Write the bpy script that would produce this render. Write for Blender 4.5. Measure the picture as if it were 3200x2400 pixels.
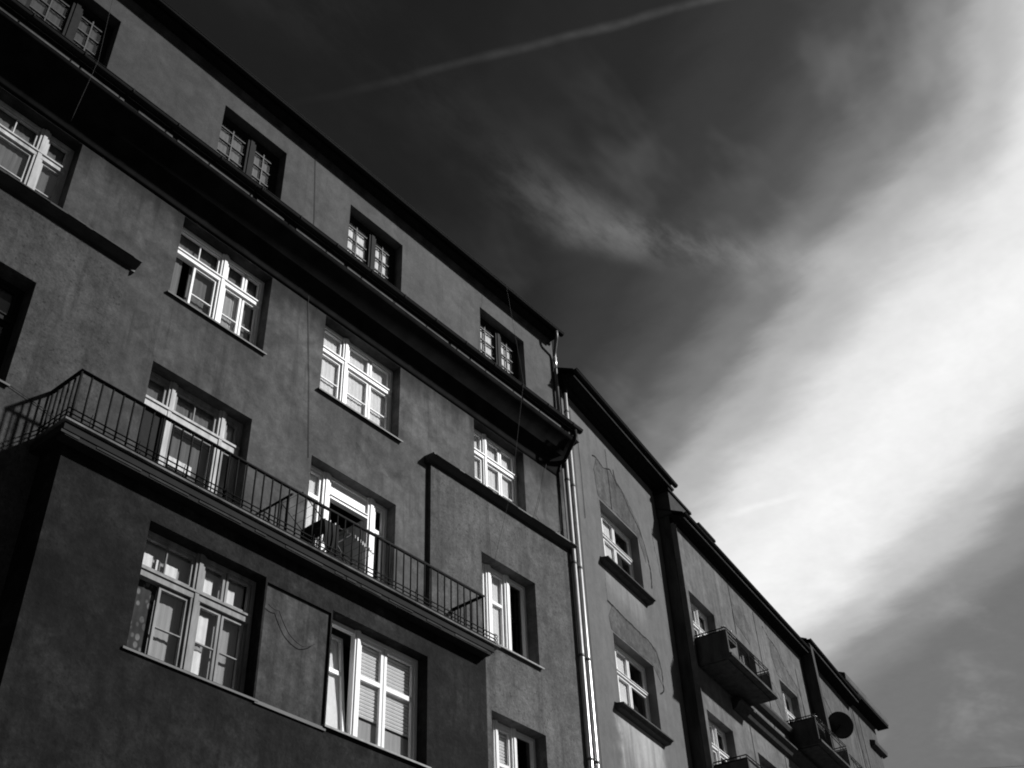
import bpy, math, random
from mathutils import Vector, Matrix

random.seed(7)
scene = bpy.context.scene
for o in list(bpy.data.objects):
    bpy.data.objects.remove(o)
col = scene.collection
R = math.radians

# ------------------------------------------------------------------ camera
cam_d = bpy.data.cameras.new('camera')
cam = bpy.data.objects.new('camera', cam_d)
col.objects.link(cam)
cam_d.sensor_width = 36.0
cam_d.lens = 3630.36 / 3200 * 36.0
cam_d.clip_end = 2000
AX_R = Vector((0.63418462, -0.77225572, -0.03782807))
AX_U = Vector((-0.47698453, -0.42927289, 0.76694885))
AX_F = Vector((0.6085192, 0.46834377, 0.6405923))
m = Matrix.Identity(4)
for i in range(3):
    m[i][0] = AX_R[i]; m[i][1] = AX_U[i]; m[i][2] = -AX_F[i]
m[0][3], m[1][3], m[2][3] = 0.0, -11.5, 1.6
cam.matrix_world = m
scene.camera = cam

# ------------------------------------------------------------------ sun + sky
SUN = Vector((0.545, -0.720, 0.600)).normalized()
SUN_EL = math.asin(SUN.z)
SUN_AZ = math.atan2(SUN.x, SUN.y)          # clockwise from +Y
sl = bpy.data.lights.new('sun', 'SUN')
sl.energy = 4.6
sl.angle = R(2.4)
sl.color = (1.0, 1.0, 1.0)
so = bpy.data.objects.new('sun', sl)
so.rotation_euler = SUN.to_track_quat('Z', 'Y').to_euler()
so.location = SUN * 60
col.objects.link(so)

scene.view_settings.view_transform = 'Standard'
scene.view_settings.look = 'None'
scene.view_settings.exposure = 0.0
scene.view_settings.gamma = 1.0
scene.view_settings.use_curve_mapping = False

world = bpy.data.worlds.new('World')
scene.world = world
world.use_nodes = True


class NT:
    """tiny node-tree helper"""
    def __init__(s, tree):
        s.t = tree; s.n = tree.nodes; s.l = tree.links

    def node(s, kind, **kw):
        n = s.n.new(kind)
        for k, v in kw.items():
            setattr(n, k, v)
        return n

    def put(s, sock, v):
        if v is None:
            return
        if hasattr(v, 'is_output') or isinstance(v, bpy.types.NodeSocket):
            s.l.new(v, sock)
        else:
            sock.default_value = v

    def math(s, op, a, b=None, c=None, clamp=False):
        n = s.node('ShaderNodeMath', operation=op, use_clamp=clamp)
        s.put(n.inputs[0], a); s.put(n.inputs[1], b)
        if c is not None:
            s.put(n.inputs[2], c)
        return n.outputs[0]

    def noise(s, vec, scale, detail=4.0, rough=0.55, dist=0.0, lac=2.0):
        n = s.node('ShaderNodeTexNoise')
        s.put(n.inputs['Vector'], vec)
        n.inputs['Scale'].default_value = scale
        n.inputs['Detail'].default_value = detail
        n.inputs['Roughness'].default_value = rough
        n.inputs['Lacunarity'].default_value = lac
        n.inputs['Distortion'].default_value = dist
        return n.outputs[0]

    def mapping(s, vec, loc=(0, 0, 0), rot=(0, 0, 0), scale=(1, 1, 1)):
        n = s.node('ShaderNodeMapping')
        s.put(n.inputs[0], vec)
        n.inputs[1].default_value = loc
        n.inputs[2].default_value = rot
        n.inputs[3].default_value = scale
        return n.outputs[0]

    def ramp(s, fac, stops, interp='LINEAR'):
        n = s.node('ShaderNodeValToRGB')
        n.color_ramp.interpolation = interp
        el = n.color_ramp.elements
        while len(el) < len(stops):
            el.new(0.5)
        for e, (p, v) in zip(el, stops):
            e.position = p
            e.color = (v, v, v, 1)
        s.put(n.inputs[0], fac)
        return n.outputs[0]

    def maprange(s, v, a, b, c, d, smooth=False):
        n = s.node('ShaderNodeMapRange')
        n.interpolation_type = 'SMOOTHSTEP' if smooth else 'LINEAR'
        s.put(n.inputs[0], v)
        for i, x in enumerate((a, b, c, d)):
            n.inputs[i + 1].default_value = x
        return n.outputs[0]


def build_world():
    nt = NT(world.node_tree)
    nt.n.clear()
    out = nt.node('ShaderNodeOutputWorld')
    bg = nt.node('ShaderNodeBackground')
    sky = nt.node('ShaderNodeTexSky', sky_type='NISHITA')
    sky.sun_disc = False
    sky.sun_elevation = SUN_EL
    sky.sun_rotation = SUN_AZ
    sky.altitude = 200
    sky.dust_density = 0.6
    sep = nt.node('ShaderNodeSeparateColor')
    nt.l.new(sky.outputs[0], sep.inputs[0])
    clear = nt.math('MULTIPLY', sep.outputs[0], 0.05 * 0.20)   # red-filtered clear sky
    tc = nt.node('ShaderNodeTexCoord')
    xyz = nt.node('ShaderNodeSeparateXYZ')
    nt.l.new(tc.outputs['Generated'], xyz.inputs[0])
    dz = nt.math('MAXIMUM', xyz.outputs[2], 0.08)
    px = nt.math('DIVIDE', xyz.outputs[0], dz)
    py = nt.math('DIVIDE', xyz.outputs[1], dz)
    comb = nt.node('ShaderNodeCombineXYZ')
    nt.l.new(px, comb.inputs[0]); nt.l.new(py, comb.inputs[1])
    P = comb.outputs[0]
    # cloud layer coordinate across the bank of cirrus
    q = nt.math('SUBTRACT', px, nt.math('MULTIPLY', py, 0.65))
    q = nt.math('ADD', q, nt.math('MULTIPLY', nt.math('MINIMUM', nt.math('MAXIMUM', nt.math('SUBTRACT', 0.1, py), 0.0), 0.3), 0.7))
    Prot = nt.mapping(P, rot=(0, 0, R(-33)), scale=(1.0, 1.0, 1.0))
    warp = nt.noise(nt.mapping(P, loc=(5.3, 0.2, 0), scale=(1.0, 1.0, 1)), 2.2, 3.0, 0.5, 0.2)
    fine = nt.noise(nt.mapping(P, loc=(0.4, 5.2, 0), rot=(0, 0, R(25)), scale=(1.7, 0.9, 1)), 7.0, 4.0, 0.55, 0.15)
    qq = nt.math('ADD', q, nt.math('MULTIPLY', nt.math('SUBTRACT', warp, 0.5), 0.16))
    qq = nt.math('ADD', qq, nt.math('MULTIPLY', nt.math('SUBTRACT', fine, 0.5), 0.10))
    t = nt.maprange(qq, 0.2, 2.4, 0.0, 1.0)
    f = lambda v: (v - 0.2) / 2.2
    bank = nt.ramp(t, [(0.0, 0.006), (f(.42), 0.014), (f(.56), 0.034), (f(.68), 0.075), (f(.79), 0.19),
                       (f(.88), 0.44), (f(1.02), 0.80), (f(1.14), 0.90), (f(1.26), 0.84), (f(1.40), 0.52),
                       (f(1.54), 0.25), (f(1.70), 0.16), (1.0, 0.15)], 'EASE')
    # bank faded out beyond the view, added to keep ambient light on the fronts low
    thin = nt.math('MULTIPLY', nt.maprange(py, -1.1, -0.15, 0.06, 1.0, True), nt.maprange(px, 2.6, 5.0, 1.0, 0.35, True))
    bank = nt.math('MULTIPLY', bank, thin)
    # thin wisps ahead of the bank
    wn = nt.noise(nt.mapping(P, loc=(7.7, 2.0, 0), rot=(0, 0, R(-38)), scale=(1.0, 1.9, 1)), 3.0, 4.0, 0.60, 0.15)
    wm = nt.maprange(wn, 0.50, 0.78, 0.0, 1.0, True)
    wz = nt.maprange(q, 0.28, 0.62, 0.10, 1.0, True)
    wisp = nt.math('MULTIPLY', nt.math('MULTIPLY', wm, wz), 0.075)
    # long curl of cirrus in front of the bank
    arm = nt.math('ADD', py, nt.math('MULTIPLY', nt.math('SUBTRACT', px, 0.6), 0.08))
    arm = nt.math('ADD', arm, nt.math('MULTIPLY', nt.math('MAXIMUM', nt.math('SUBTRACT', px, 0.79), 0.0), 0.65))
    arm = nt.math('ADD', nt.math('SUBTRACT', arm, 0.508), nt.math('MULTIPLY', nt.math('SUBTRACT', warp, 0.5), 0.10))
    curl = nt.maprange(nt.math('ABSOLUTE', arm), 0.0, 0.070, 1.0, 0.0, True)
    cl2 = nt.math('MULTIPLY', curl, nt.maprange(nt.noise(nt.mapping(P, rot=(0, 0, R(10)), scale=(0.7, 1.6, 1)), 9.0, 6.0, 0.62), 0.33, 0.68, 0.0, 1.0, True))
    along = nt.math('MULTIPLY', nt.maprange(px, 0.60, 0.84, 0.08, 1.0, True), nt.maprange(px, 0.86, 1.10, 1.0, 0.2, True))
    curlv = nt.math('MULTIPLY', nt.math('MULTIPLY', cl2, along), 0.125)

    def trail(ax, ay, bx, by, half, amp, fade0, fade1, end=1.2):
        dx, dy = bx - ax, by - ay
        L = math.hypot(dx, dy)
        nx, ny = -dy / L, dx / L
        dist = nt.math('ADD', nt.math('MULTIPLY', nt.math('SUBTRACT', px, ax), nx),
                       nt.math('MULTIPLY', nt.math('SUBTRACT', py, ay), ny))
        wob = nt.math('MULTIPLY', nt.math('SUBTRACT', nt.noise(P, 9.0, 2.0, 0.6), 0.5), half * 1.6)
        dist = nt.math('ABSOLUTE', nt.math('ADD', dist, wob))
        al = nt.math('ADD', nt.math('MULTIPLY', nt.math('SUBTRACT', px, ax), dx / L),
                     nt.math('MULTIPLY', nt.math('SUBTRACT', py, ay), dy / L))
        body = nt.maprange(dist, 0.0, half, 1.0, 0.0, True)
        lump = nt.maprange(nt.noise(P, 40.0, 2.0, 0.6), 0.3, 0.7, 0.45, 1.0)
        g = nt.maprange(al, fade0, fade1, 0.0, 1.0, True)
        g2 = nt.maprange(al, fade1 + end * .4, fade1 + end, 1.0, 0.0, True)
        v = nt.math('MULTIPLY', nt.math('MULTIPLY', body, lump), nt.math('MULTIPLY', g, g2))
        return nt.math('MULTIPLY', v, amp)

    c1 = trail(.451, .613, .629, .222, .0080, .038, -.06, .45)
    c2 = trail(1.421, .72, 1.452, .55, .016, .09, -.02, .08, .10)
    tot = nt.math('ADD', clear, bank)
    for x in (wisp, curlv, c1, c2):
        tot = nt.math('ADD', tot, x)
    # grain of the cloud veil
    gr = nt.maprange(nt.noise(P, 30.0, 2.0, 0.7), 0.25, 0.75, 0.97, 1.03)
    tot = nt.math('MULTIPLY', tot, gr)
    tot = nt.math('MULTIPLY', tot, nt.maprange(xyz.outputs[2], -0.02, 0.10, 0.15, 1.0, True))
    cc = nt.node('ShaderNodeCombineColor')
    for i in range(3):
        nt.l.new(tot, cc.inputs[i])
    nt.l.new(cc.outputs[0], bg.inputs[0])
    bg.inputs[1].default_value = 1.0
    nt.l.new(bg.outputs[0], out.inputs[0])


build_world()

# ------------------------------------------------------------------ materials
MATS = {}


def bsdf_mat(name):
    mt = bpy.data.materials.new(name)
    mt.use_nodes = True
    nt = NT(mt.node_tree)
    b = nt.n['Principled BSDF']
    tc = nt.node('ShaderNodeTexCoord')
    MATS[name] = mt
    return mt, nt, b, tc.outputs['Object']


def set_col(nt, b, v):
    cc = nt.node('ShaderNodeCombineColor')
    for i in range(3):
        nt.l.new(v, cc.inputs[i])
    nt.l.new(cc.outputs[0], b.inputs['Base Color'])


def render_mat(name, base, mott=0.35, grain=0.35, gscale=28.0, bump=0.35, streak=0.25, left_falloff=None, washes=(), drips=0.0, cornice_shade=None, pits=0.0):
    """weathered mineral render: blotches, streaks, sand grain"""
    mt, nt, b, v = bsdf_mat(name)
    big = nt.noise(v, 0.55, 5.0, 0.6, 0.3)
    mid = nt.noise(v, 2.6, 6.0, 0.62, 0.4)
    gr = nt.noise(v, gscale, 5.0, 0.7)
    sm = nt.noise(nt.mapping(v, loc=(2.0, 7.0, 1.0)), 7.5, 4.0, 0.65)
    st = nt.noise(nt.mapping(v, scale=(3.2, 3.2, 0.22)), 1.6, 5.0, 0.6)
    c = nt.maprange(big, 0.3, 0.7, 1 - mott * 0.7, 1 + mott * 0.5)
    c = nt.math('MULTIPLY', c, nt.maprange(mid, 0.3, 0.7, 1 - mott * 0.6, 1 + mott * 0.5))
    c = nt.math('MULTIPLY', c, nt.maprange(sm, 0.32, 0.68, 1 - mott * 0.5, 1 + mott * 0.4))
    c = nt.math('MULTIPLY', c, nt.maprange(gr, 0.25, 0.75, 1 - grain, 1 + grain))
    c = nt.math('MULTIPLY', c, nt.maprange(st, 0.35, 0.7, 1 + streak * 0.3, 1 - streak))
    if left_falloff:                                    # darker towards the left end: vignette falloff painted into the colour
        sx = nt.node('ShaderNodeSeparateXYZ')
        nt.l.new(v, sx.inputs[0])
        c = nt.math('MULTIPLY', c, nt.maprange(nt.math('ADD', sx.outputs[0], nt.math('MULTIPLY', mid, 2.0)),
                                               left_falloff[0], left_falloff[1], left_falloff[2], 1.0, True))
    if drips:                                   # dark rain runs, broken up by blotches
        dn = nt.noise(nt.mapping(v, loc=(4.0, 0, 2.0), scale=(2.3, 2.3, 0.13)), 2.0, 6.0, 0.65)
        dm = nt.math('MULTIPLY', nt.maprange(dn, 0.50, 0.68, 0.0, 1.0, True), nt.maprange(big, 0.35, 0.6, 0.2, 1.0, True))
        c = nt.math('MULTIPLY', c, nt.math('SUBTRACT', 1.0, nt.math('MULTIPLY', dm, drips)))
        bl = nt.noise(nt.mapping(v, loc=(9.0, 1, 4.0)), 1.15, 6.0, 0.68, 0.5)
        c = nt.math('MULTIPLY', c, nt.math('SUBTRACT', 1.0, nt.math('MULTIPLY', nt.maprange(bl, 0.52, 0.70, 0.0, 1.0, True), drips * 0.9)))
    if pits:                                    # dark pits of roughcast
        pn = nt.noise(v, 15.0, 3.0, 0.7)
        c = nt.math('MULTIPLY', c, nt.math('SUBTRACT', 1.0, nt.math('MULTIPLY', nt.maprange(pn, 0.57, 0.70, 0.0, 1.0, True), pits)))
    if cornice_shade:                                    # ragged soft shadow below the mid cornice, painted into the colour
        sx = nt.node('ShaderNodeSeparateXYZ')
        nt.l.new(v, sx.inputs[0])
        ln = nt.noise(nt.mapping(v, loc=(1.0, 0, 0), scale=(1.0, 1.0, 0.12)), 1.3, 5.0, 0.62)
        zz = nt.math('ADD', sx.outputs[2], nt.math('MULTIPLY', nt.maprange(ln, 0.28, 0.72, -1.0, 1.0), cornice_shade[1]))
        lm = nt.math('MULTIPLY', nt.maprange(zz, cornice_shade[0] - cornice_shade[1] * 1.2, cornice_shade[0] + cornice_shade[1] * .5, 0.0, 1.0, True), cornice_shade[2])
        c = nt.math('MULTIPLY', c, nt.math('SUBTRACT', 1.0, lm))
    for (x0, x1, zt, zb, amp) in washes:        # pale run-off washes; a negative amp darkens the wall instead
        sx = nt.node('ShaderNodeSeparateXYZ')
        nt.l.new(v, sx.inputs[0])
        wx = nt.math('ADD', sx.outputs[0], nt.math('MULTIPLY', nt.math('SUBTRACT', mid, 0.5), 0.5))
        a = nt.math('MULTIPLY', nt.maprange(wx, x0 - .15, x0 + .2, 0, 1, True), nt.maprange(wx, x1 - .2, x1 + .1, 1, 0, True))
        zz = nt.math('ADD', sx.outputs[2], nt.math('MULTIPLY', nt.math('SUBTRACT', st, 0.5), (zt - zb) * 1.2))
        d = nt.math('MULTIPLY', nt.maprange(zz, zb, zt, 0, 1, True), nt.maprange(sx.outputs[2], zt, zt + .03, 1, 0))
        mm = nt.math('MULTIPLY', nt.math('MULTIPLY', a, d), nt.maprange(st, .3, .7, .35, 1.0))
        c = nt.math('MULTIPLY', c, nt.math('ADD', 1.0, nt.math('MULTIPLY', mm, amp)))
    c = nt.math('MULTIPLY', c, base)
    set_col(nt, b, c)
    b.inputs['Roughness'].default_value = 0.92
    b.inputs['Specular IOR Level'].default_value = 0.2
    bp = nt.node('ShaderNodeBump')
    bp.inputs['Strength'].default_value = bump
    bp.inputs['Distance'].default_value = 0.02
    h = nt.math('ADD', nt.math('MULTIPLY', gr, 0.7), nt.math('MULTIPLY', mid, 1.3))
    nt.l.new(h, bp.inputs['Height'])
    nt.l.new(bp.outputs[0], b.inputs['Normal'])
    return mt


def plain_mat(name, base, rough=0.6, var=0.25, scale=9.0, metal=0.0, bump=0.0, spec=0.4, stretch=(1, 1, 1)):
    mt, nt, b, v = bsdf_mat(name)
    n = nt.noise(nt.mapping(v, scale=stretch), scale, 5.0, 0.6)
    c = nt.math('MULTIPLY', nt.maprange(n, 0.3, 0.7, 1 - var, 1 + var * 0.6), base)
    set_col(nt, b, c)
    b.inputs['Roughness'].default_value = rough
    b.inputs['Metallic'].default_value = metal
    b.inputs['Specular IOR Level'].default_value = spec
    if bump:
        bp = nt.node('ShaderNodeBump')
        bp.inputs['Strength'].default_value = bump
        bp.inputs['Distance'].default_value = 0.01
        nt.l.new(n, bp.inputs['Height'])
        nt.l.new(bp.outputs[0], b.inputs['Normal'])
    return mt


def glass_mat(name, tint=0.98, rough=0.01):
    mt = bpy.data.materials.new(name)
    mt.use_nodes = True
    nt = NT(mt.node_tree)
    nt.n.clear()
    out = nt.node('ShaderNodeOutputMaterial')
    tr = nt.node('ShaderNodeBsdfTransparent')
    tr.inputs[0].default_value = (tint, tint, tint, 1)
    gl = nt.node('ShaderNodeBsdfGlossy')
    gl.inputs['Roughness'].default_value = rough
    fr = nt.node('ShaderNodeFresnel')
    geo = nt.node('ShaderNodeNewGeometry')
    nt.l.new(nt.maprange(geo.outputs['Backfacing'], 0, 1, 1.55, 1 / 1.55), fr.inputs[0])   # thin pane: same from both sides
    mx = nt.node('ShaderNodeMixShader')
    tc = nt.node('ShaderNodeTexCoord')
    bp = nt.node('ShaderNodeBump')
    bp.inputs['Strength'].default_value = 0.03
    bp.inputs['Distance'].default_value = 0.02
    nt.l.new(nt.noise(tc.outputs['Object'], 2.5, 2.0), bp.inputs['Height'])
    nt.l.new(bp.outputs[0], gl.inputs['Normal'])
    fac = nt.math('MULTIPLY', fr.outputs[0], 1.7, clamp=True)
    nt.l.new(fac, mx.inputs[0])
    nt.l.new(tr.outputs[0], mx.inputs[1]); nt.l.new(gl.outputs[0], mx.inputs[2])
    nt.l.new(mx.outputs[0], out.inputs[0])
    MATS[name] = mt
    return mt


render_mat('render_smooth', 0.122, mott=0.45, grain=0.24, gscale=30.0, bump=0.25, streak=0.10, left_falloff=(1.0, 15.0, 0.36), drips=0.42, cornice_shade=(15.45, 0.45, 0.72),
           washes=((6.6, 8.5, 13.92, 12.75, -0.28), (9.75, 11.6, 13.92, 12.9, -0.30)))
render_mat('render_attic', 0.112, mott=0.26, grain=0.18, gscale=26.0, bump=0.25, streak=0.06, left_falloff=(2.0, 15.0, 0.42), drips=0.2)
render_mat('render_rough', 0.115, mott=0.45, grain=0.38, gscale=24.0, bump=0.5, streak=0.08, left_falloff=(1.0, 15.0, 0.38), drips=0.35, pits=0.5)
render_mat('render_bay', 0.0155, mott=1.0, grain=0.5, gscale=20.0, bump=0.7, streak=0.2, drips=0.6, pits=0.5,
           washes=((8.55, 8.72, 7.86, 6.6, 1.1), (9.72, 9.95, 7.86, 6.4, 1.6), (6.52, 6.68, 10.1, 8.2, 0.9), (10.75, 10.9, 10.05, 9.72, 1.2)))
render_mat('render_panel', 0.064, mott=0.55, grain=0.35, gscale=24.0, bump=0.4, streak=0.35, drips=0.4)
render_mat('render_pale', 0.152, mott=0.16, grain=0.12, bump=0.15, streak=0.12, drips=0.14,
           washes=((1.6, 3.55, 14.42, 13.4, 1.0), (1.5, 3.6, 11.12, 9.2, 2.3)))
render_mat('render_pale_three', 0.155, mott=0.35, grain=0.15, bump=0.2, streak=0.3, drips=0.3,
           washes=((6.9, 13.0, 13.15, 11.5, 0.5),))
render_mat('render_far', 0.11, mott=0.3, grain=0.15, bump=0.2, streak=0.3, drips=0.3)
render_mat('patch_plaster', 0.115, mott=0.55, grain=0.28, gscale=16.0, bump=0.7)
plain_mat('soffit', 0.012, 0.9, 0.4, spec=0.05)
plain_mat('cove_paint', 0.011, 0.95, 0.5, 3.0, spec=0.03)  # near-black so the cove carries the cornice shadow in its colour
plain_mat('sheet_dark', 0.009, 0.8, 0.5, 3.0, spec=0.15)
plain_mat('ledge_metal', 0.022, 0.55, 0.6, 5.0)
plain_mat('fascia_worn', 0.048, 0.8, 1.0, 2.4, stretch=(1, 1, 0.3))
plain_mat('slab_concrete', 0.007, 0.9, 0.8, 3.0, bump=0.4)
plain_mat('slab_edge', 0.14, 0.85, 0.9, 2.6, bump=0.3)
plain_mat('nosing_concrete', 0.03, 0.9, 0.8, 3.0)
plain_mat('iron', 0.006, 0.7, 0.3, spec=0.12)
plain_mat('iron_grey', 0.035, 0.5, 0.3)
plain_mat('zinc', 0.75, 0.36, 0.15, 4.0, metal=0.95)
plain_mat('zinc_dull', 0.14, 0.5, 0.3, 4.0, metal=0.7)
plain_mat('white_paint', 0.82, 0.45, 0.06)
plain_mat('white_worn', 0.46, 0.6, 0.45, 7.0, stretch=(1, 1, 0.25))
plain_mat('grey_worn', 0.26, 0.7, 0.5, 7.0, stretch=(1, 1, 0.25))
plain_mat('brown_paint', 0.014, 0.7, 0.3, spec=0.1)
plain_mat('brown_paint_light', 0.016, 0.7, 0.3, spec=0.1)
plain_mat('grid_bar', 0.035, 0.6, 0.3)
plain_mat('curtain_white', 0.80, 0.95, 0.1)
plain_mat('curtain_net', 0.34, 0.95, 0.15, stretch=(8, 1, 0.3))
plain_mat('curtain_grey', 0.13, 0.95, 0.25, stretch=(8, 1, 0.3))
plain_mat('curtain_dim', 0.055, 0.95, 0.35, stretch=(8, 1, 0.3))
plain_mat('blind_slat', 0.72, 0.7, 0.08)
plain_mat('interior_dark', 0.03, 0.95, 0.2)
plain_mat('sill_stone', 0.035, 0.8, 0.5)
plain_mat('sill_pale', 0.34, 0.8, 0.3)
plain_mat('crack', 0.008, 1.0, 0.1)
plain_mat('cable', 0.012, 0.7, 0.1)
plain_mat('roof_sheet', 0.012, 0.9, 0.4, spec=0.1)
plain_mat('asphalt', 0.05, 0.95, 0.3, 14.0, bump=0.4)
plain_mat('paving', 0.14, 0.9, 0.3, 6.0, bump=0.2)
plain_mat('kerb_stone', 0.22, 0.9, 0.3, 6.0)
plain_mat('dish_paint', 0.020, 0.5, 0.2)
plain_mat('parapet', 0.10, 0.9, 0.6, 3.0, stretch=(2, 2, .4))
plain_mat('parapet_dark', 0.045, 0.9, 0.7, 3.0, stretch=(2, 2, .4))  # shaded copy of parapet: shade painted into sides facing away and slabs
plain_mat('eave_grey', 0.075, 0.85, 0.4, 3.0)
plain_mat('chimney_render', 0.03, 0.9, 0.4, 4.0)
plain_mat('garment', 0.012, 0.95, 0.3)
plain_mat('peg', 0.6, 0.5, 0.2)
glass_mat('glass')


def leaf_mat():
    mt, nt, b, v = bsdf_mat('curtain_leaf')
    vo = nt.node('ShaderNodeTexVoronoi')
    nt.l.new(nt.mapping(v, scale=(11.0, 1.0, 8.0)), vo.inputs['Vector'])
    vo.inputs['Scale'].default_value = 1.0
    c = nt.maprange(vo.outputs['Distance'], 0.28, 0.42, 0.16, 0.018, True)
    c = nt.math('MULTIPLY', c, nt.maprange(nt.noise(v, 3.0), .4, .6, .25, 1.0, True))
    set_col(nt, b, nt.math('ADD', c, 0.012))
    b.inputs['Roughness'].default_value = 0.95


leaf_mat()


# ------------------------------------------------------------------ mesh helpers
class MB:
    def __init__(s):
        s.v = []; s.f = []; s.sm = []

    def quad(s, a, b, c, d):
        n = len(s.v)
        s.v += [tuple(a), tuple(b), tuple(c), tuple(d)]
        s.f.append((n, n + 1, n + 2, n + 3))
        return s

    def poly(s, pts):
        n = len(s.v)
        s.v += [tuple(p) for p in pts]
        s.f.append(tuple(range(n, n + len(pts))))
        return s

    def box(s, x0, x1, y0, y1, z0, z1):
        n = len(s.v)
        s.v += [(x0, y0, z0), (x1, y0, z0), (x1, y1, z0), (x0, y1, z0),
                (x0, y0, z1), (x1, y0, z1), (x1, y1, z1), (x0, y1, z1)]
        for q in ((0, 3, 2, 1), (4, 5, 6, 7), (0, 1, 5, 4), (1, 2, 6, 5), (2, 3, 7, 6), (3, 0, 4, 7)):
            s.f.append(tuple(n + i for i in q))
        return s

    def extrude_x(s, prof, x0, x1, dz1=0.0):
        """closed (y,z) profile swept along x"""
        n = len(s.v); k = len(prof)
        s.v += [(x0, y, z) for y, z in prof] + [(x1, y, z + dz1) for y, z in prof]
        for i in range(k):
            j = (i + 1) % k
            s.f.append((n + i, n + k + i, n + k + j, n + j))
        s.f.append(tuple(n + i for i in range(k)))
        s.f.append(tuple(n + k + i for i in reversed(range(k))))
        return s

    def tube(s, pts, r, seg=8, cap=True):
        pts = [Vector(p) for p in pts]
        rs = r if isinstance(r, (list, tuple)) else [r] * len(pts)
        n0 = len(s.v)
        prev = None
        for i, p in enumerate(pts):
            if i == 0: d = pts[1] - p
            elif i == len(pts) - 1: d = p - pts[i - 1]
            else: d = (pts[i + 1] - p).normalized() + (p - pts[i - 1]).normalized()
            d.normalize()
            if prev is None:
                a = d.orthogonal().normalized()
            else:
                a = (prev - d * prev.dot(d)).normalized()
            prev = a
            b = d.cross(a)
            for k in range(seg):
                t = 2 * math.pi * k / seg
                s.v.append(tuple(p + (a * math.cos(t) + b * math.sin(t)) * rs[i]))
        f0 = len(s.f)
        for i in range(len(pts) - 1):
            for k in range(seg):
                k2 = (k + 1) % seg
                s.f.append((n0 + i * seg + k, n0 + i * seg + k2, n0 + (i + 1) * seg + k2, n0 + (i + 1) * seg + k))
        s.sm += list(range(f0, len(s.f)))
        if cap:
            s.f.append(tuple(n0 + k for k in reversed(range(seg))))
            s.f.append(tuple(n0 + (len(pts) - 1) * seg + k for k in range(seg)))
        return s

    def ring(s, x0, x1, z0, z1, w, y0, y1):
        """rectangular frame in the xz plane"""
        s.box(x0, x0 + w, y0, y1, z0, z1)
        s.box(x1 - w, x1, y0, y1, z0, z1)
        s.box(x0 + w, x1 - w, y0, y1, z0, z0 + w)
        s.box(x0 + w, x1 - w, y0, y1, z1 - w, z1)
        return s

    def mesh(s, name):
        me = bpy.data.meshes.new(name)
        me.from_pydata(s.v, [], s.f)
        if s.sm:
            sm = set(s.sm)
            for p in me.polygons:
                p.use_smooth = p.index in sm
        me.update()
        return me

    def build(s, name, mat, parent=None, bevel=0.0):
        me = s.mesh(name)
        me.materials.append(MATS[mat])
        o = bpy.data.objects.new(name, me)
        col.objects.link(o)
        if parent is not None:
            o.parent = parent
        if bevel:
            md = o.modifiers.new('bevel', 'BEVEL')
            md.width = bevel; md.segments = 2; md.limit_method = 'ANGLE'
        return o


def shared(name, me, parent, loc=(0, 0, 0)):
    o = bpy.data.objects.new(name, me)
    col.objects.link(o)
    o.parent = parent
    o.location = loc
    return o


def tag(o, label=None, cat=None, group=None, kind=None):
    if label: o['label'] = label
    if cat: o['category'] = cat
    if group: o['group'] = group
    if kind: o['kind'] = kind
    return o


def empty(name, loc=(0, 0, 0), rz=0.0):
    o = bpy.data.objects.new(name, None)
    col.objects.link(o)
    o.location = loc
    o.rotation_euler = (0, 0, rz)
    return o


def wall_holes(mb, x0, x1, z0, z1, yf, yb, holes, back=True, ends=True):
    """front sheet at yf (street side, smaller y), back at yb, with reveals round each hole (x0,x1,z0,z1)"""
    xs = sorted({x0, x1, *[h[0] for h in holes], *[h[1] for h in holes]})
    zs = sorted({z0, z1, *[h[2] for h in holes], *[h[3] for h in holes]})
    xs = [x for x in xs if x0 <= x <= x1]; zs = [z for z in zs if z0 <= z <= z1]
    for i in range(len(xs) - 1):
        for j in range(len(zs) - 1):
            a, b, c, d = xs[i], xs[i + 1], zs[j], zs[j + 1]
            mx, mz = (a + b) / 2, (c + d) / 2
            if any(h[0] < mx < h[1] and h[2] < mz < h[3] for h in holes):
                continue
            mb.quad((a, yf, c), (b, yf, c), (b, yf, d), (a, yf, d))
            if back:
                mb.quad((b, yb, c), (a, yb, c), (a, yb, d), (b, yb, d))
    for (a, b, c, d) in holes:
        a, b = max(a, x0), min(b, x1); c, d = max(c, z0), min(d, z1)
        mb.quad((a, yf, c), (a, yf, d), (a, yb, d), (a, yb, c))
        mb.quad((b, yf, c), (b, yb, c), (b, yb, d), (b, yf, d))
        mb.quad((a, yf, d), (b, yf, d), (b, yb, d), (a, yb, d))
        mb.quad((a, yf, c), (a, yb, c), (b, yb, c), (b, yf, c))
    if ends:
        mb.quad((x0, yb, z0), (x0, yf, z0), (x0, yf, z1), (x0, yb, z1))
        mb.quad((x1, yf, z0), (x1, yb, z0), (x1, yb, z1), (x1, yf, z1))
        mb.quad((x0, yf, z1), (x1, yf, z1), (x1, yb, z1), (x0, yb, z1))
        mb.quad((x0, yf, z0), (x0, yb, z0), (x1, yb, z0), (x1, yf, z0))
    return mb


def pane_sheet(x0, x1, z0, z1, y, amp=0.003, wl=0.09):
    mb = MB()
    n = max(6, int((x1 - x0) / 0.02))
    ph = random.random() * 6
    for i in range(n + 1):
        x = x0 + (x1 - x0) * i / n
        yy = y + amp * math.sin(x / wl * 6.283 + ph) + amp * .5 * math.sin(x / wl * 2.9 + ph * 2)
        mb.v += [(x, yy, z0), (x, yy, z1)]
    for i in range(n):
        mb.f.append((2 * i, 2 * i + 2, 2 * i + 3, 2 * i + 1))
        mb.sm.append(i)
    return mb


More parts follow.
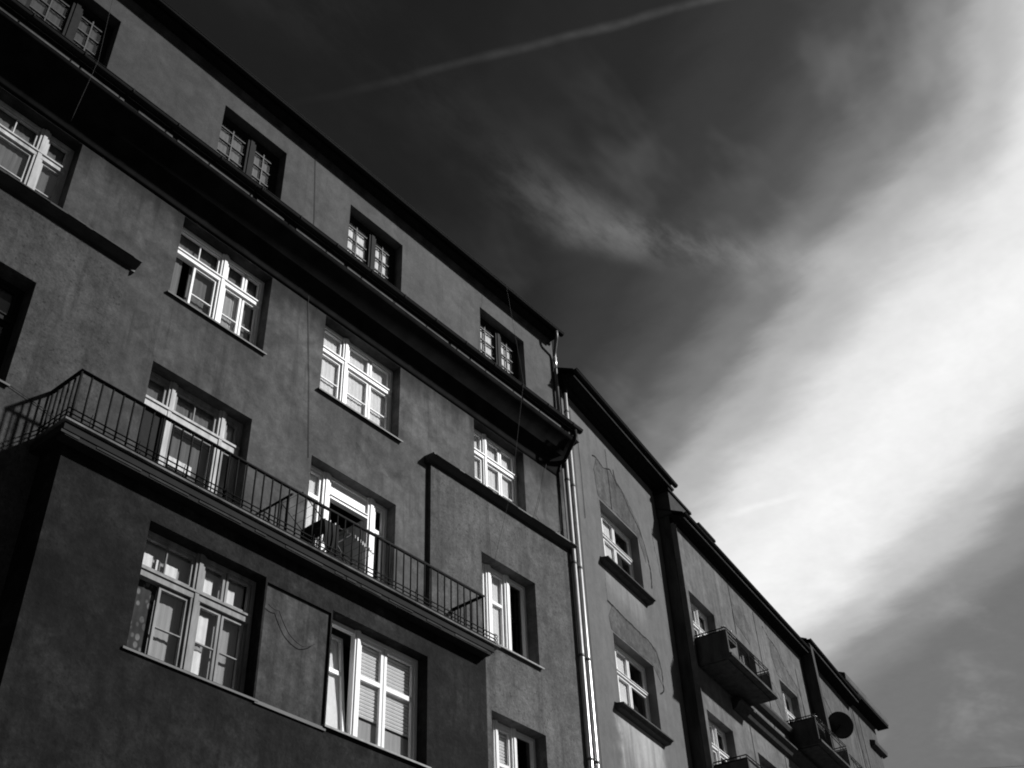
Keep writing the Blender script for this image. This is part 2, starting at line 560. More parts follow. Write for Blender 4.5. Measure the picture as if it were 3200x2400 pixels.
def window(parent, op, yw, depth, posts, sashes, mat='white_paint', post_mat=None, fw=0.06, curtains_reflections=(), sill=None,
           sill_mat='ledge_metal', name='window', sw=0.045, glass=True, bar_w=0.016, bar_mat=None, bottom=True):
    """op = opening; posts = [(x0,x1,z0,z1)]; sashes = [(x0,x1,z0,z1,[bar z],[bar x])]; curtains=[(x0,x1,z0,z1,mat)]"""
    x0, x1, z0, z1 = op
    y = yw + depth
    mb = MB()
    e = 0.002
    mb.box(x0 + e, x0 + fw, y, y + .08, z0 + e, z1 - e)
    mb.box(x1 - fw, x1 - e, y, y + .08, z0 + e, z1 - e)
    mb.box(x0 + fw, x1 - fw, y, y + .08, z1 - fw, z1 - e)
    if bottom:
        mb.box(x0 + fw, x1 - fw, y, y + .08, z0 + e, z0 + fw)
    w = mb.build(name, mat, parent)
    for k, p in enumerate(posts):
        pr = 0.022 + 0.004 * k
        b = MB().box(p[0], p[1], y - pr, y + .07 - .002 * k, p[2], p[3])
        if p[1] - p[0] < p[3] - p[2]:
            c = (p[0] + p[1]) / 2; hw = (p[1] - p[0]) * .22
            b.box(c - hw, c + hw, y - pr - .018, y - pr - .001, p[2], p[3])
            b.build('mullion', post_mat or mat, w)
        else:
            c = p[3] - (p[3] - p[2]) * .28
            b.box(p[0], p[1], y - pr - .02, y - pr - .001, c, p[3] - .004)
            b.build('transom', post_mat or mat, w)
    for sdef in sashes:
        a, b_, c, d = sdef[:4]
        hb = sdef[4] if len(sdef) > 4 else ()
        vb = sdef[5] if len(sdef) > 5 else ()
        g = 0.006
        sm = MB().ring(a + g, b_ - g, c + g, d - g, sw, y + .012, y + .058)
        so_ = sm.build('sash', mat, w)
        for zb in hb:
            zz, bw = (zb if isinstance(zb, tuple) else (zb, bar_w))
            MB().box(a + g + sw - .001, b_ - g - sw + .001, y + .015, y + .05, zz - bw / 2, zz + bw / 2).build('glazing_bar', bar_mat or mat, w)
        for xb in vb:
            MB().box(xb - bar_w / 2, xb + bar_w / 2, y + .017, y + .049, c + g + sw - .001, d - g - sw + .001).build('glazing_bar', bar_mat or mat, w)
        if glass:
            MB().quad((a + sw, y + .036, c + sw), (b_ - sw, y + .036, c + sw), (b_ - sw, y + .036, d - sw), (a + sw, y + .036, d - sw)).build('pane', 'glass', w)
    for ct in curtains_reflections:  # sheets behind the panes: curtains, and stand-ins for reflections
        yy = y + (ct[5] if len(ct) > 5 else .085)
        pane_sheet(ct[0], ct[1], ct[2], ct[3], yy).build('curtain', ct[4], w)
    if sill:
        pr, over = sill
        s_ = MB().extrude_x([(y - .004, z0 + .012), (yw - pr, z0 - .022), (yw - pr, z0 - .05), (yw - pr + .012, z0 - .05),
                             (yw - pr + .012, z0 - .03), (y - .004, z0 + .004)], x0 - over, x1 + over)
        s_.build('sill', sill_mat, w)
    return w


def slats(w, x0, x1, z0, z1, y, pitch=0.055):
    me = MB().extrude_x([(0, 0), (-.012, -.006), (-.015, -.02), (-.006, -pitch * .86), (0, -pitch * .86)], 0, x1 - x0).mesh('blind_slat')
    me.materials.append(MATS['blind_slat'])
    z = z1
    while z - pitch > z0:
        shared('blind_slat', me, w, (x0, y, z))
        z -= pitch


def pipe(parent, pts, r, name='downpipe', mat='zinc', joints=True, step=2.0):
    p = MB().tube(pts, r, 14).build(name, mat, parent)
    if joints:
        z_hi = max(q[2] for q in pts[-2:]); z_lo = min(q[2] for q in pts[-2:])
        x, y = pts[-1][0], pts[-1][1]
        z = z_hi - 0.7
        while z > z_lo + .3:
            MB().tube([(x, y, z), (x, y, z + .05)], r + .007, 14).build('pipe_clamp', 'zinc_dull', p)
            z -= step
    return p


def half_gutter(x0, x1, yc, zc, r, dz=0.0, seg=9):
    pts = []
    for i in range(seg + 1):
        t = math.pi * i / seg
        pts.append((yc - r * math.cos(t), zc - r * math.sin(t)))
    inner = [(yc - (r - .006) * math.cos(math.pi * i / seg), zc - (r - .006) * math.sin(math.pi * i / seg)) for i in range(seg, -1, -1)]
    mb = MB().extrude_x(pts + inner, x0, x1, dz)
    mb.tube([(x0, yc - r, zc), (x1, yc - r, zc + dz)], .010, 6)
    for xe, sgn in ((x0, 0), (x1 - .004, 1)):
        z_ = zc + (dz if sgn else 0)
        mb.poly([(xe + .002, yy, zz + (dz if sgn else 0)) for yy, zz in pts])
    return mb


def crack(parent, pts, y, w=0.032, name='crack'):
    """irregular dark fissure following pts (x,z) on a wall plane"""
    mb = MB()
    P = []
    for i in range(len(pts) - 1):
        (xa, za), (xb, zb) = pts[i], pts[i + 1]
        n = max(2, int(math.hypot(xb - xa, zb - za) / .06))
        for k in range(n):
            t = k / n
            P.append((xa + (xb - xa) * t + random.uniform(-.014, .014), za + (zb - za) * t + random.uniform(-.014, .014)))
    P.append(pts[-1])
    for i in range(len(P) - 1):
        a, b = P[i], P[i + 1]
        d = math.hypot(b[0] - a[0], b[1] - a[1]) or 1
        nx, nz = -(b[1] - a[1]) / d, (b[0] - a[0]) / d
        h = w * random.uniform(.3, .7)
        mb.quad((a[0] - nx * h, y, a[1] - nz * h), (b[0] - nx * h, y, b[1] - nz * h), (b[0] + nx * h, y, b[1] + nz * h), (a[0] + nx * h, y, a[1] + nz * h))
    return mb.build(name, 'crack', parent)


def rough_poly(pts, jit=.02, step=.12):
    out = []
    k = len(pts)
    for i in range(k):
        (xa, za), (xb, zb) = pts[i], pts[(i + 1) % k]
        n = max(1, int(math.hypot(xb - xa, zb - za) / step))
        for j in range(n):
            t = j / n
            out.append((xa + (xb - xa) * t + random.uniform(-jit, jit), za + (zb - za) * t + random.uniform(-jit, jit)))
    return out


def patch(parent, pts, y, mat='patch_plaster'):
    P = rough_poly(pts)
    mb = MB().poly([(x, y - .006, z) for x, z in P])
    k = len(P)
    for i in range(k):
        a, b = P[i], P[(i + 1) % k]
        mb.quad((a[0], y - .006, a[1]), (a[0], y + .001, a[1]), (b[0], y + .001, b[1]), (b[0], y - .006, b[1]))
    return mb.build('plaster_patch', mat, parent)


# ------------------------------------------------------------------ ground
tag(MB().quad((-400, -400, 0), (400, -400, 0), (400, 400, 0), (-400, 400, 0)).build('ground', 'asphalt'), kind='structure')
tag(MB().box(-30, 60, -3.2, 0.0, 0.004, 0.13).build('pavement', 'paving'), kind='structure')
tag(MB().box(-30, 60, -3.36, -3.203, 0.003, 0.14).build('kerb', 'kerb_stone'), kind='structure')

# ================================================================== building one
b1 = empty('apartment_building', (8, 0, 0))
tag(b1, 'tall dark grey rendered apartment block with long railed balcony and dark bay below it', 'building')
b1.location = (0, 0, 0)
XR = 16.52
XL = -3.0
ZT = 19.62
ATT = [(3.30, 4.77, 17.1, 18.87), (6.99, 8.44, 17.1, 18.87), (10.09, 11.55, 17.1, 18.87), (13.94, 15.44, 17.1, 18.87)]
R4 = [(2.95, 4.77, 14.04, 15.65), (6.66, 8.49, 13.97, 15.65), (9.72, 11.60, 13.97, 15.65), (13.66, 15.20, 14.02, 15.65)]
R3 = [(3.00, 4.70, 10.93, 12.65), (6.64, 8.46, 10.30, 12.60), (9.68, 11.59, 10.30, 12.60), (13.70, 15.24, 10.93, 12.62)]
R2 = [(13.86, 15.30, 8.0, 9.68)]
BAYH = [(6.71, 8.59, 7.97, 9.68), (9.81, 11.76, 8.00, 9.68)]
back_bay = [(6.5, 8.75, 7.8, 9.9), (9.6, 11.95, 7.8, 9.9)]
# main wall, in two sheets meeting under the mid cornice
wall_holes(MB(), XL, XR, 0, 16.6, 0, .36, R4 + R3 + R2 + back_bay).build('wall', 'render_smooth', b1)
wall_holes(MB(), XL, XR, 16.6, ZT, 0, .36, ATT, ends=True).build('attic_wall', 'render_attic', b1)
# shell behind: closes the rooms off
sh = MB()
sh.quad((XL, .36, 0), (XL, 9, 0), (XL, 9, ZT), (XL, .36, ZT))
sh.quad((XR, .36, 0), (XR, .36, ZT), (XR, 9, ZT), (XR, 9, 0))
sh.quad((XL, 9, 0), (XR, 9, 0), (XR, 9, ZT), (XL, 9, ZT))
sh.build('rear_wall', 'interior_dark', b1)
for zf in (10.05, 13.1, 16.55):
    MB().box(XL, XR - .01, .361, 8.99, zf, zf + .2).build('floor_slab', 'interior_dark', b1)
MB().box(XL, XR - .02, 2.6, 2.7, .1, ZT - .1).build('inner_wall', 'interior_dark', b1)
# projecting roughcast sections left and right (below the ledges)
PL = .08
wall_holes(MB(), XL, 5.92, 0, 13.90, -PL, -.002, [R3[0]], back=False).build('wall_section', 'render_rough', b1)
wall_holes(MB(), 12.36, XR - .03, 0, 13.90, -PL, -.002, [R3[3], R2[0]], back=False).build('wall_section', 'render_rough', b1)
for (xa, xb) in ((XL, 6.0), (12.27, XR - .01)):
    lg = MB().extrude_x([(.0 - .002, 13.99), (-.235, 13.965), (-.245, 13.925), (-.225, 13.925), (-.20, 13.90), (-.10, 13.86), (-.10, 13.82), (-.002, 13.82)], xa, xb)
    L = lg.build('ledge', 'ledge_metal', b1)
    x = xa + .05
    while x < xb - .1:                      # worn front lip, broken into lengths of sheet
        ln = random.uniform(.25, .9)
        MB().box(x, min(x + ln, xb - .02), -.252, -.246, 13.926 + random.uniform(0, .006), 13.944).build('ledge_lip', 'fascia_worn', L)
        x += ln + random.uniform(.01, .5)

# bay with balcony on top
BX0, BX1, BY = 5.37, 13.12, -.6
bay = MB()
wall_holes(bay, BX0, BX1, 0, 10.16, BY, BY + .3, BAYH + [(8.62, 9.785, 7.94, 9.62)], back=False, ends=False)
bay.quad((BX0, -.001, 0), (BX0, BY, 0), (BX0, BY, 10.16), (BX0, -.001, 10.16))
bay.quad((BX1, BY, 0), (BX1, -.001, 0), (BX1, -.001, 10.16), (BX1, BY, 10.16))
bay.quad((BX0, BY, 10.16), (BX1, BY, 10.16), (BX1, -.001, 10.16), (BX0, -.001, 10.16))
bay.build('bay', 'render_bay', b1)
MB().box(8.623, 9.783, BY + .035, BY + .12, 7.943, 9.617).build('bay_panel', 'render_panel', b1)
MB().box(8.60, 9.80, BY - .025, BY + .03, 7.90, 7.945).build('panel_sill', 'ledge_metal', b1)

# balcony
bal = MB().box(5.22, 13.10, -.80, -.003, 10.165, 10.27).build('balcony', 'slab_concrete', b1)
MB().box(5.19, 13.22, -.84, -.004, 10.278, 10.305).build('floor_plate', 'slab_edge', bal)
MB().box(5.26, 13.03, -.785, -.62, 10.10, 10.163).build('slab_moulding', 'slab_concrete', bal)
x = 5.2
while x < 13.1:                                 # crumbling concrete nosing in lengths
    ln = random.uniform(.15, .8)
    MB().box(x, min(x + ln, 13.06), -.792 - random.uniform(0, .004), -.7855, 10.115 + random.uniform(0, .012), 10.15).build('nosing', 'nosing_concrete', bal)
    x += ln + random.uniform(.02, .35)
RY, RZ = -.73, 11.14
RX0, RX1 = 5.30, 12.93
MB().tube([(RX0, -.003, RZ), (RX0, RY, RZ), (RX1, RY, RZ), (RX1, -.003, RZ)], .030, 8).build('handrail', 'iron', bal)
for zz, rr in ((10.385, .016), (10.45, .010), (10.52, .010)):
    MB().tube([(RX0 - .05, -.003, zz), (RX0 - .05, RY - .02, zz), (RX1 + .28, RY - .02, zz)], rr, 6).build('bottom_rail', 'iron', bal)
bme = MB().tube([(0, 0, 10.31), (0, 0, RZ - .015)], .0135, 6).mesh('baluster'); bme.materials.append(MATS['iron'])
bmg = MB().tube([(0, 0, 10.31), (0, 0, RZ - .015)], .018, 6).mesh('rail_post'); bmg.materials.append(MATS['iron'])
n = 49
for i in range(n + 1):
    t = i / n
    shared('rail_post' if i in (0, n) else 'baluster', bmg if i in (0, n) else bme, bal, (RX0 + (RX1 - RX0) * t + (random.uniform(-.004, .004) if 0 < i < n else 0), RY, 0))
for xx in (RX0, RX1):
    for k in range(1, 6):
        shared('baluster', bme, bal, (xx, RY + .122 * k, 0))
# divider between the two flats
MB().tube([(8.80, -.003, 11.08), (8.80, RY + .02, 11.08)], .018, 8).build('divider_rail', 'iron', bal)
for k in range(1, 6):
    shared('baluster', bme, bal, (8.80, RY + .122 * k, -.03))
# looped ends of the thin rods and hooks for flower boxes
for zz in (10.36, 10.42, 10.485):
    pts = [(RX1 + .28 + .045 * math.cos(a), RY - .02, zz + .034 + .03 * math.sin(a)) for a in [i * math.pi / 6 for i in range(13)]]
    MB().tube(pts, .006, 5, cap=False).build('rod_loop', 'iron', bal)
for xx in (5.55, 6.25, 6.95, 7.65, 8.3, 9.2, 10.4, 11.3):
    MB().tube([(xx, RY - .05, 10.56), (xx, RY - .035, 10.52), (xx, RY - .03, 10.40), (xx, RY - .06, 10.345), (xx, RY - .10, 10.36)], .006, 5).build('box_hook', 'iron', bal)

# mid cornice with gutter
CX1 = 16.30
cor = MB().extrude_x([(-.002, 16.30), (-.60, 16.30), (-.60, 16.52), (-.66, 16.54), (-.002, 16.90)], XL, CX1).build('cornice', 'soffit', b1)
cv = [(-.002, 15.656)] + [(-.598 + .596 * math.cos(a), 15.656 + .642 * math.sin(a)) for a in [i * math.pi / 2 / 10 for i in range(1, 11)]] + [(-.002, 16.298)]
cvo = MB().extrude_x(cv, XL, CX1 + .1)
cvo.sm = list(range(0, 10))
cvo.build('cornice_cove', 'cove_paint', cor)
x = XL
while x < CX1 - .1:                             # worn fascia boards
    ln = random.uniform(.3, 1.6)
    MB().box(x, min(x + ln, CX1 - .01), -.612, -.601, 16.302, 16.37 + random.uniform(-.012, .01)).build('fascia_board', 'fascia_worn', cor)
    x += ln + random.uniform(.01, .10)
    if random.random() < .3: x += .25
gut = half_gutter(XL, CX1 + .03, -.69, 16.50, .072).build('gutter', 'sheet_dark', cor)
hk = MB().box(-.012, .012, -.77, -.60, 16.508, 16.516).box(-.012, .012, -.775, -.768, 16.44, 16.51).mesh('gutter_hook'); hk.materials.append(MATS['sheet_dark'])
x = XL + .3
while x < CX1:
    shared('gutter_hook', hk, cor, (x, 0, 0)); x += .85

# eaves, roof
EX1 = 16.50
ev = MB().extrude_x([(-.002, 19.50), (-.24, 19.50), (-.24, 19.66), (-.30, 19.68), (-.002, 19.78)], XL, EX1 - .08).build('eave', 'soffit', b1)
MB().extrude_x([(-.002, 19.38), (-.05, 19.42), (-.07, 19.498), (-.002, 19.498)], XL, EX1 - .08).build('eave_moulding', 'fascia_worn', ev)
MB().extrude_x([(-.33, 19.69), (-.33, 19.72), (4.5, 22.4), (9.0, 19.7), (9.0, 19.66), (4.5, 22.36)], XL, EX1).build('roof', 'roof_sheet', b1)
g2 = half_gutter(XL, EX1 + .03, -.305, 19.635, .066).build('gutter', 'sheet_dark', ev)
hk2 = MB().box(-.012, .012, -.375, -.24, 19.64, 19.647).mesh('gutter_hook'); hk2.materials.append(MATS['sheet_dark'])
x = XL + .3
while x < EX1:
    shared('gutter_hook', hk2, ev, (x, 0, 0)); x += .85

# downpipe of building one: eave outlet -> wall, cornice outlet -> wall, then to the ground
pipe(b1, [(16.30, -.305, 19.60), (16.31, -.30, 19.46), (16.33, -.27, 19.38), (16.48, -.09, 19.17), (16.50, -.065, 19.06), (16.50, -.065, 16.86)], .042, mat='zinc_dull', joints=False)
MB().tube([(16.50, -.065, 19.05), (16.50, -.065, 18.70)], .046, 14).build('pipe_sleeve', 'zinc', b1)
MB().tube([(16.14, -.68, 16.45), (16.15, -.67, 16.30), (16.17, -.62, 16.22), (16.44, -.12, 16.02), (16.485, -.075, 15.92)], .042, 14).build('downpipe_elbow', 'sheet_dark', b1)
pipe(b1, [(16.47, -.150, 16.25), (16.47, -.150, 0.2)], .050)

# ---- windows of building one
# attic windows: two sashes, each a small-paned grid
CUR = ['curtain_dim', 'curtain_grey', 'curtain_white', 'curtain_white']
for k, (a, b_, c, d) in enumerate(ATT):
    mid = (a + b_) / 2 + .07
    s1 = (a + .10, mid - .09, c + .06, d - .11); s2 = (mid + .09, b_ - .11, c + .06, d - .11)
    hb = (18.60, 18.28, 17.96, 17.64, 17.36)
    w = window(b1, (a, b_, c, d), 0, .20, [(mid - .09, mid + .09, c + .06, d - .06)],
               [s1 + (hb, ((s1[0] + s1[1]) / 2,)), s2 + (hb, ((s2[0] + s2[1]) / 2,))],
               mat='brown_paint', post_mat='brown_paint_light', fw=.11, sw=.02, bar_w=.024, bar_mat='grid_bar',
               curtains_reflections=[(a + .05, b_ - .05, c + .05, d - .02, CUR[k], .068)])
# third-from-top row seen under the mid cornice
TZ0, TZ1 = 15.03, 15.14
o = R4[0]
window(b1, o, 0, .2, [(4.22, 4.36, o[2], o[3]), (o[0] + .05, o[1] - .05, TZ0 + .03, TZ1 + .03)],
       [(3.01, 3.50, 15.17, 15.59, (), ()), (3.50, 4.22, 15.17, 15.59, (), (3.86,)), (4.36, 4.71, 15.17, 15.59),
        (3.01, 3.62, 14.1, 15.06, (14.5,)), (3.62, 4.22, 14.1, 15.06, (14.5,)), (4.36, 4.71, 14.1, 15.06, (14.5,))], mat='white_worn', post_mat='white_worn',
       curtains_reflections=[(3.0, 4.72, 14.1, 15.6, 'curtain_grey')], sw=.035)  # grey sheet stands in for the reflection in these panes
o = R4[1]
window(b1, o, 0, .2, [(7.59, 7.72, o[2], o[3]), (o[0] + .05, o[1] - .05, TZ0, TZ1)],
       [(6.72, 7.59, TZ1, 15.59, (), (7.18,)), (7.72, 8.10, TZ1, 15.59), (8.11, 8.43, TZ1, 15.59),
        (7.12, 7.59, 14.03, TZ0, (14.45,)), (7.72, 8.10, 14.03, TZ0, (14.45,)), (8.11, 8.43, 14.03, TZ0, (14.45,))], post_mat='white_paint',
       curtains_reflections=[(7.1, 8.43, 14.0, 15.6, 'curtain_grey', .11), (6.72, 7.1, 15.1, 15.6, 'curtain_grey', .11), (7.74, 7.98, 14.0, 15.0, 'curtain_net'), (7.99, 8.07, 14.0, 15.3, 'curtain_white'),
                 (8.13, 8.42, 14.0, 14.6, 'curtain_grey'), (6.75, 6.95, 14.0, 15.05, 'curtain_grey')], sill=(.05, .05), sw=.038)  # grey sheets here also stand in for reflections
o = R4[2]
window(b1, o, 0, .2, [(10.34, 10.47, o[2], o[3]), (o[0] + .05, o[1] - .05, TZ0, TZ1)],
       [(9.78, 10.34, TZ1, 15.59), (10.47, 11.02, TZ1, 15.59), (11.03, 11.54, TZ1, 15.59),
        (9.78, 10.34, 14.03, TZ0, (14.5,)), (10.47, 11.02, 14.03, TZ0, (14.5,)), (11.03, 11.54, 14.03, TZ0, (14.5,))],
       curtains_reflections=[(9.78, 11.54, 14.02, 15.6, 'curtain_white', .072)], sill=(.06, .06), sw=.042)
o = R4[3]
window(b1, o, 0, .2, [(14.14, 14.25, o[2], o[3]), (o[0] + .05, o[1] - .05, TZ0, TZ1)],
       [(13.72, 14.14, TZ1, 15.59), (14.25, 14.68, TZ1, 15.59), (14.69, 15.14, TZ1, 15.59),
        (13.72, 14.14, 14.08, TZ0, (14.5,)), (14.25, 14.68, 14.08, TZ0, (14.5,)), (14.69, 15.14, 14.08, TZ0, (14.5,))],
       curtains_reflections=[(13.72, 15.14, 14.05, 15.6, 'curtain_white', .072)], sw=.04)
# row with the balcony doors
o = R3[0]
window(b1, o, -PL, .26, [(4.16, 4.28, o[2], o[3]), (o[0] + .05, o[1] - .05, 12.02, 12.12)],
       [(3.06, 4.16, 12.12, 12.59), (4.28, 4.64, 12.12, 12.59), (3.06, 4.16, 11.0, 12.02), (4.28, 4.64, 11.0, 12.02)],
       mat='brown_paint', post_mat='brown_paint_light', curtains_reflections=[(3.1, 4.6, 12.0, 12.6, 'curtain_grey')], sill=(.05, .05))
o = R3[1]
w = window(b1, o, 0, .2, [(7.09, 7.22, o[2] + .03, o[3]), (8.0, 8.13, o[2] + .03, o[3]), (o[0] + .05, o[1] - .05, 11.97, 12.12)],
           [(6.70, 7.09, 12.12, 12.54), (7.22, 8.0, 12.12, 12.54, (), (7.59,)), (8.13, 8.40, 12.12, 12.54),
            (7.22, 8.0, 10.36, 11.97, (11.25,)), (8.13, 8.40, 10.9, 11.97)], mat='grey_worn', post_mat='white_worn',
           curtains_reflections=[(6.7, 7.08, 12.1, 12.55, 'curtain_grey'), (7.25, 7.98, 11.9, 12.55, 'curtain_grey'), (8.15, 8.40, 12.1, 12.55, 'curtain_net'),
                     (7.24, 7.98, 10.35, 11.9, 'curtain_grey', .12), (7.26, 7.74, 11.27, 11.45, 'curtain_white', .075), (7.26, 7.66, 10.98, 11.2, 'curtain_white', .075)], name='balcony_door')  # white pieces stand in for the bright reflection in the door pane
MB().box(6.71, 7.085, .225, .26, 10.36, 11.965).build('shutter', 'brown_paint', w)
o = R3[2]
w = window(b1, o, 0, .2, [(10.12, 10.28, o[2] + .03, o[3]), (11.12, 11.28, o[2] + .03, o[3]), (10.28, 11.12, 12.17, 12.24)],
           [(9.74, 10.12, 10.36, 12.54, ((12.06, .07), (11.2, .05))), (11.28, 11.53, 10.36, 12.54, ((12.06, .07),))], mat='white_paint', post_mat='white_paint',
           curtains_reflections=[(9.75, 10.10, 10.4, 12.5, 'curtain_white', .072)], name='balcony_door')
MB().box(10.281, 11.119, .215, .26, 12.241, 12.56).build('fanlight_panel', 'white_paint', w)
# open leaf folded into the room
MB().box(11.075, 11.115, .27, 1.0, 10.36, 12.16).build('door_leaf', 'white_paint', w)
o = R3[3]
w = window(b1, o, -PL, .24, [(14.08, 14.22, o[2], o[3]), (14.60, 14.74, o[2], o[3])],
           [(13.76, 14.08, 11.0, 12.56, ((11.94, .06),)), (14.22, 14.60, 11.0, 12.56, ((11.94, .06),))],
           curtains_reflections=[(13.76, 14.60, 11.0, 12.56, 'curtain_white', .072)], sill=(.06, .06), sill_mat='sill_pale')
MB().box(14.96, 15.0, .30, .33, 11.02, 12.5).box(14.80, 15.18, .30, .33, 11.86, 11.92).box(14.78, 14.82, .30, .33, 11.02, 12.5).box(15.10, 15.14, .30, .33, 11.02, 12.5).build('open_sash', 'brown_paint_light', w)
o = R2[0]
w = window(b1, o, -PL, .24, [(14.17, 14.28, o[2], o[3]), (14.64, 14.76, o[2], o[3])],
           [(13.92, 14.17, 8.06, 9.62, ((9.0, .06),)), (14.28, 14.64, 8.06, 9.62, ((8.98, .06),))], sill=(.05, .05), sill_mat='sill_pale')
slats(w, 14.27, 14.65, 8.05, 9.6, .245)
pane_sheet(13.92, 14.17, 8.05, 9.6, .28).build('curtain', 'curtain_grey', w)
# bay windows
o = BAYH[0]
w = window(b1, o, BY, .2, [(7.59, 7.73, o[2], o[3]), (o[0] + .05, o[1] - .05, 9.03, 9.15)],
           [(6.77, 7.59, 9.16, 9.62, (), (7.17,)), (7.73, 8.10, 9.16, 9.62), (8.11, 8.52, 9.16, 9.62),
            (7.13, 7.59, 8.03, 9.02, (8.48,)), (7.73, 8.10, 8.03, 9.02, (8.50,)), (8.11, 8.48, 8.03, 9.02, (8.50,))], mat='grey_worn', post_mat='grey_worn',
           curtains_reflections=[(6.78, 8.5, 9.1, 9.65, 'curtain_net', .13), (6.78, 7.02, 9.1, 9.42, 'curtain_white', .09), (7.08, 7.14, 9.1, 9.40, 'curtain_white', .09), (7.2, 7.40, 9.1, 9.40, 'curtain_white', .09),  # white rectangles here and below are painted reflections of the opposite fronts
                     (7.75, 7.96, 9.1, 9.47, 'curtain_white', .09), (8.14, 8.32, 9.1, 9.45, 'curtain_white', .09),
                     (6.76, 7.14, 7.99, 9.05, 'curtain_leaf', .08), (7.16, 7.58, 8.0, 9.02, 'curtain_net', .13),
                     (7.74, 8.48, 8.0, 9.02, 'curtain_net', .13), (7.76, 7.97, 8.55, 8.93, 'curtain_white', .09), (7.76, 7.94, 8.0, 8.45, 'curtain_white', .09)], sill=(.03, .06), sw=.035)
o = BAYH[1]
w = window(b1, o, BY, .2, [(10.43, 10.54, o[2], o[3])],
           [(10.54, 11.05, 8.06, 9.62, ((9.02, .07),)), (11.06, 11.70, 8.06, 9.62, ((9.02, .07),))],
           sill=(.05, .05), sill_mat='sill_pale', sw=.05)
slats(w, 10.55, 11.06, 8.42, 9.62, BY + .285)
slats(w, 11.08, 11.69, 8.42, 9.62, BY + .29)
pane_sheet(10.55, 11.69, 8.03, 8.44, BY + .30, amp=.002).build('curtain', 'curtain_net', w)
# left sash of that window tipped into the room
ts = MB().ring(9.88, 10.40, 8.07, 9.60, .05, -.02, .02).box(9.93, 10.35, -.018, .018, 8.985, 9.05)
ts.v = [(x, BY + .26 + (z - 8.07) * .11 + y, z) for x, y, z in ts.v]
tso = ts.build('tilted_sash', 'white_paint', w)
MB().quad((9.93, BY + .266, 8.12), (10.35, BY + .266, 8.12), (10.35, BY + .425, 9.55), (9.93, BY + .425, 9.55)).build('pane', 'glass', w)
MB().quad((9.88, BY + .295, 8.07), (10.40, BY + .295, 8.07), (10.40, BY + .465, 9.60), (9.88, BY + .465, 9.60)).build('curtain', 'curtain_white', w)

# ================================================================== second front: street bends away
RZ2 = math.atan2(0.13905212, 0.99028506)
HX = (16.55, 0.0, 0.0)


def shell(parent, s0, s1, y, z1, depth=8.0, mat='interior_dark'):
    mb = MB()
    mb.quad((s0, y, 0), (s0, depth, 0), (s0, depth, z1), (s0, y, z1))
    mb.quad((s1, y, 0), (s1, y, z1), (s1, depth, z1), (s1, depth, 0))
    mb.quad((s0, depth, 0), (s1, depth, 0), (s1, depth, z1), (s0, depth, z1))
    mb.quad((s0, y, z1), (s1, y, z1), (s1, depth, z1), (s0, depth, z1))
    mb.build('rear_wall', mat, parent)
    MB().box(s0 + .05, s1 - .05, y + 2.2, y + 2.3, .1, z1 - .1).build('inner_wall', mat, parent)
    for zf in (z1 - 7.2, z1 - 4.2):
        MB().box(s0 + .03, s1 - .03, y + .01, depth - .02, zf, zf + .2).build('floor_slab', mat, parent)


b2 = empty('plaster_apartment_building', HX, RZ2)
tag(b2, 'narrow paler plastered apartment front with cracked patches beside the shiny downpipes', 'building')
W2 = [(1.69, 3.60, 14.55, 16.15), (1.69, 3.57, 11.27, 12.87)]
wall_holes(MB(), 0.0, 5.05, 0, 18.36, 0, .36, W2).build('wall', 'render_pale', b2)
shell(b2, 0.0, 5.05, .36, 18.36)
e2 = MB().extrude_x([(-.002, 18.34), (-.16, 18.34), (-.18, 18.40), (-.42, 18.42), (-.42, 18.50), (-.002, 18.60)], 0.06, 5.3, -.16).build('eave', 'soffit', b2)
MB().extrude_x([(-.43, 18.425), (-.445, 18.45), (-.445, 18.47), (-.43, 18.47)], 0.08, 5.3, -.16).build('eave_trim', 'fascia_worn', e2)
half_gutter(0.02, 5.32, -.49, 18.56, .062, -.16).build('gutter', 'sheet_dark', e2)
MB().extrude_x([(-.45, 18.58), (-.45, 18.61), (3.8, 21.0), (8, 18.6), (8, 18.57), (3.8, 20.97)], 0.04, 5.3, -.16).build('roof', 'roof_sheet', b2)
pipe(b2, [(.215, -.10, 18.30), (.215, -.10, 0.2)], .050)
MB().tube([(.18, -.12, 18.62), (.18, -.12, 18.40), (.215, -.10, 18.15)], [.085, .085, .055], 10).build('rainwater_hopper', 'sheet_dark', b2)
for k, o in enumerate(W2):
    zt = o[2] + (o[3] - o[2]) * .60
    w = window(b2, o, 0, .2, [(o[0] + .05, o[1] - .05, zt - .03, zt + .03)],
               [(o[0] + .06, o[0] + .44, zt + .03, o[3] - .06), (o[0] + .45, o[0] + 1.02, zt + .03, o[3] - .06), (o[0] + 1.03, o[1] - .06, zt + .03, o[3] - .06),
                (o[0] + .06, o[0] + .44, o[2] + .06, zt - .03), (o[0] + .45, o[0] + 1.02, o[2] + .06, zt - .03), (o[0] + 1.03, o[1] - .06, o[2] + .06, zt - .03)],
               curtains_reflections=[(o[0] + .06, o[0] + 1.03, o[2] + .04, o[3] - .05, 'curtain_white', .072)], sw=.045)
    MB().extrude_x([(.19, o[2] - .005), (-.20, o[2] - .06), (-.21, o[2] - .10), (-.17, o[2] - .115), (-.13, o[2] - .16), (-.002, o[2] - .17), (-.002, o[2] - .006)],
                   o[0] - .27, o[1] + .10).build('sill', 'sill_stone', w)
patch(b2, [(1.65, 16.22), (3.62, 16.2), (3.9, 15.6), (4.02, 15.9), (3.75, 16.6), (3.1, 17.1), (2.5, 17.35), (2.1, 17.25), (1.7, 17.3), (1.55, 16.9)], 0)
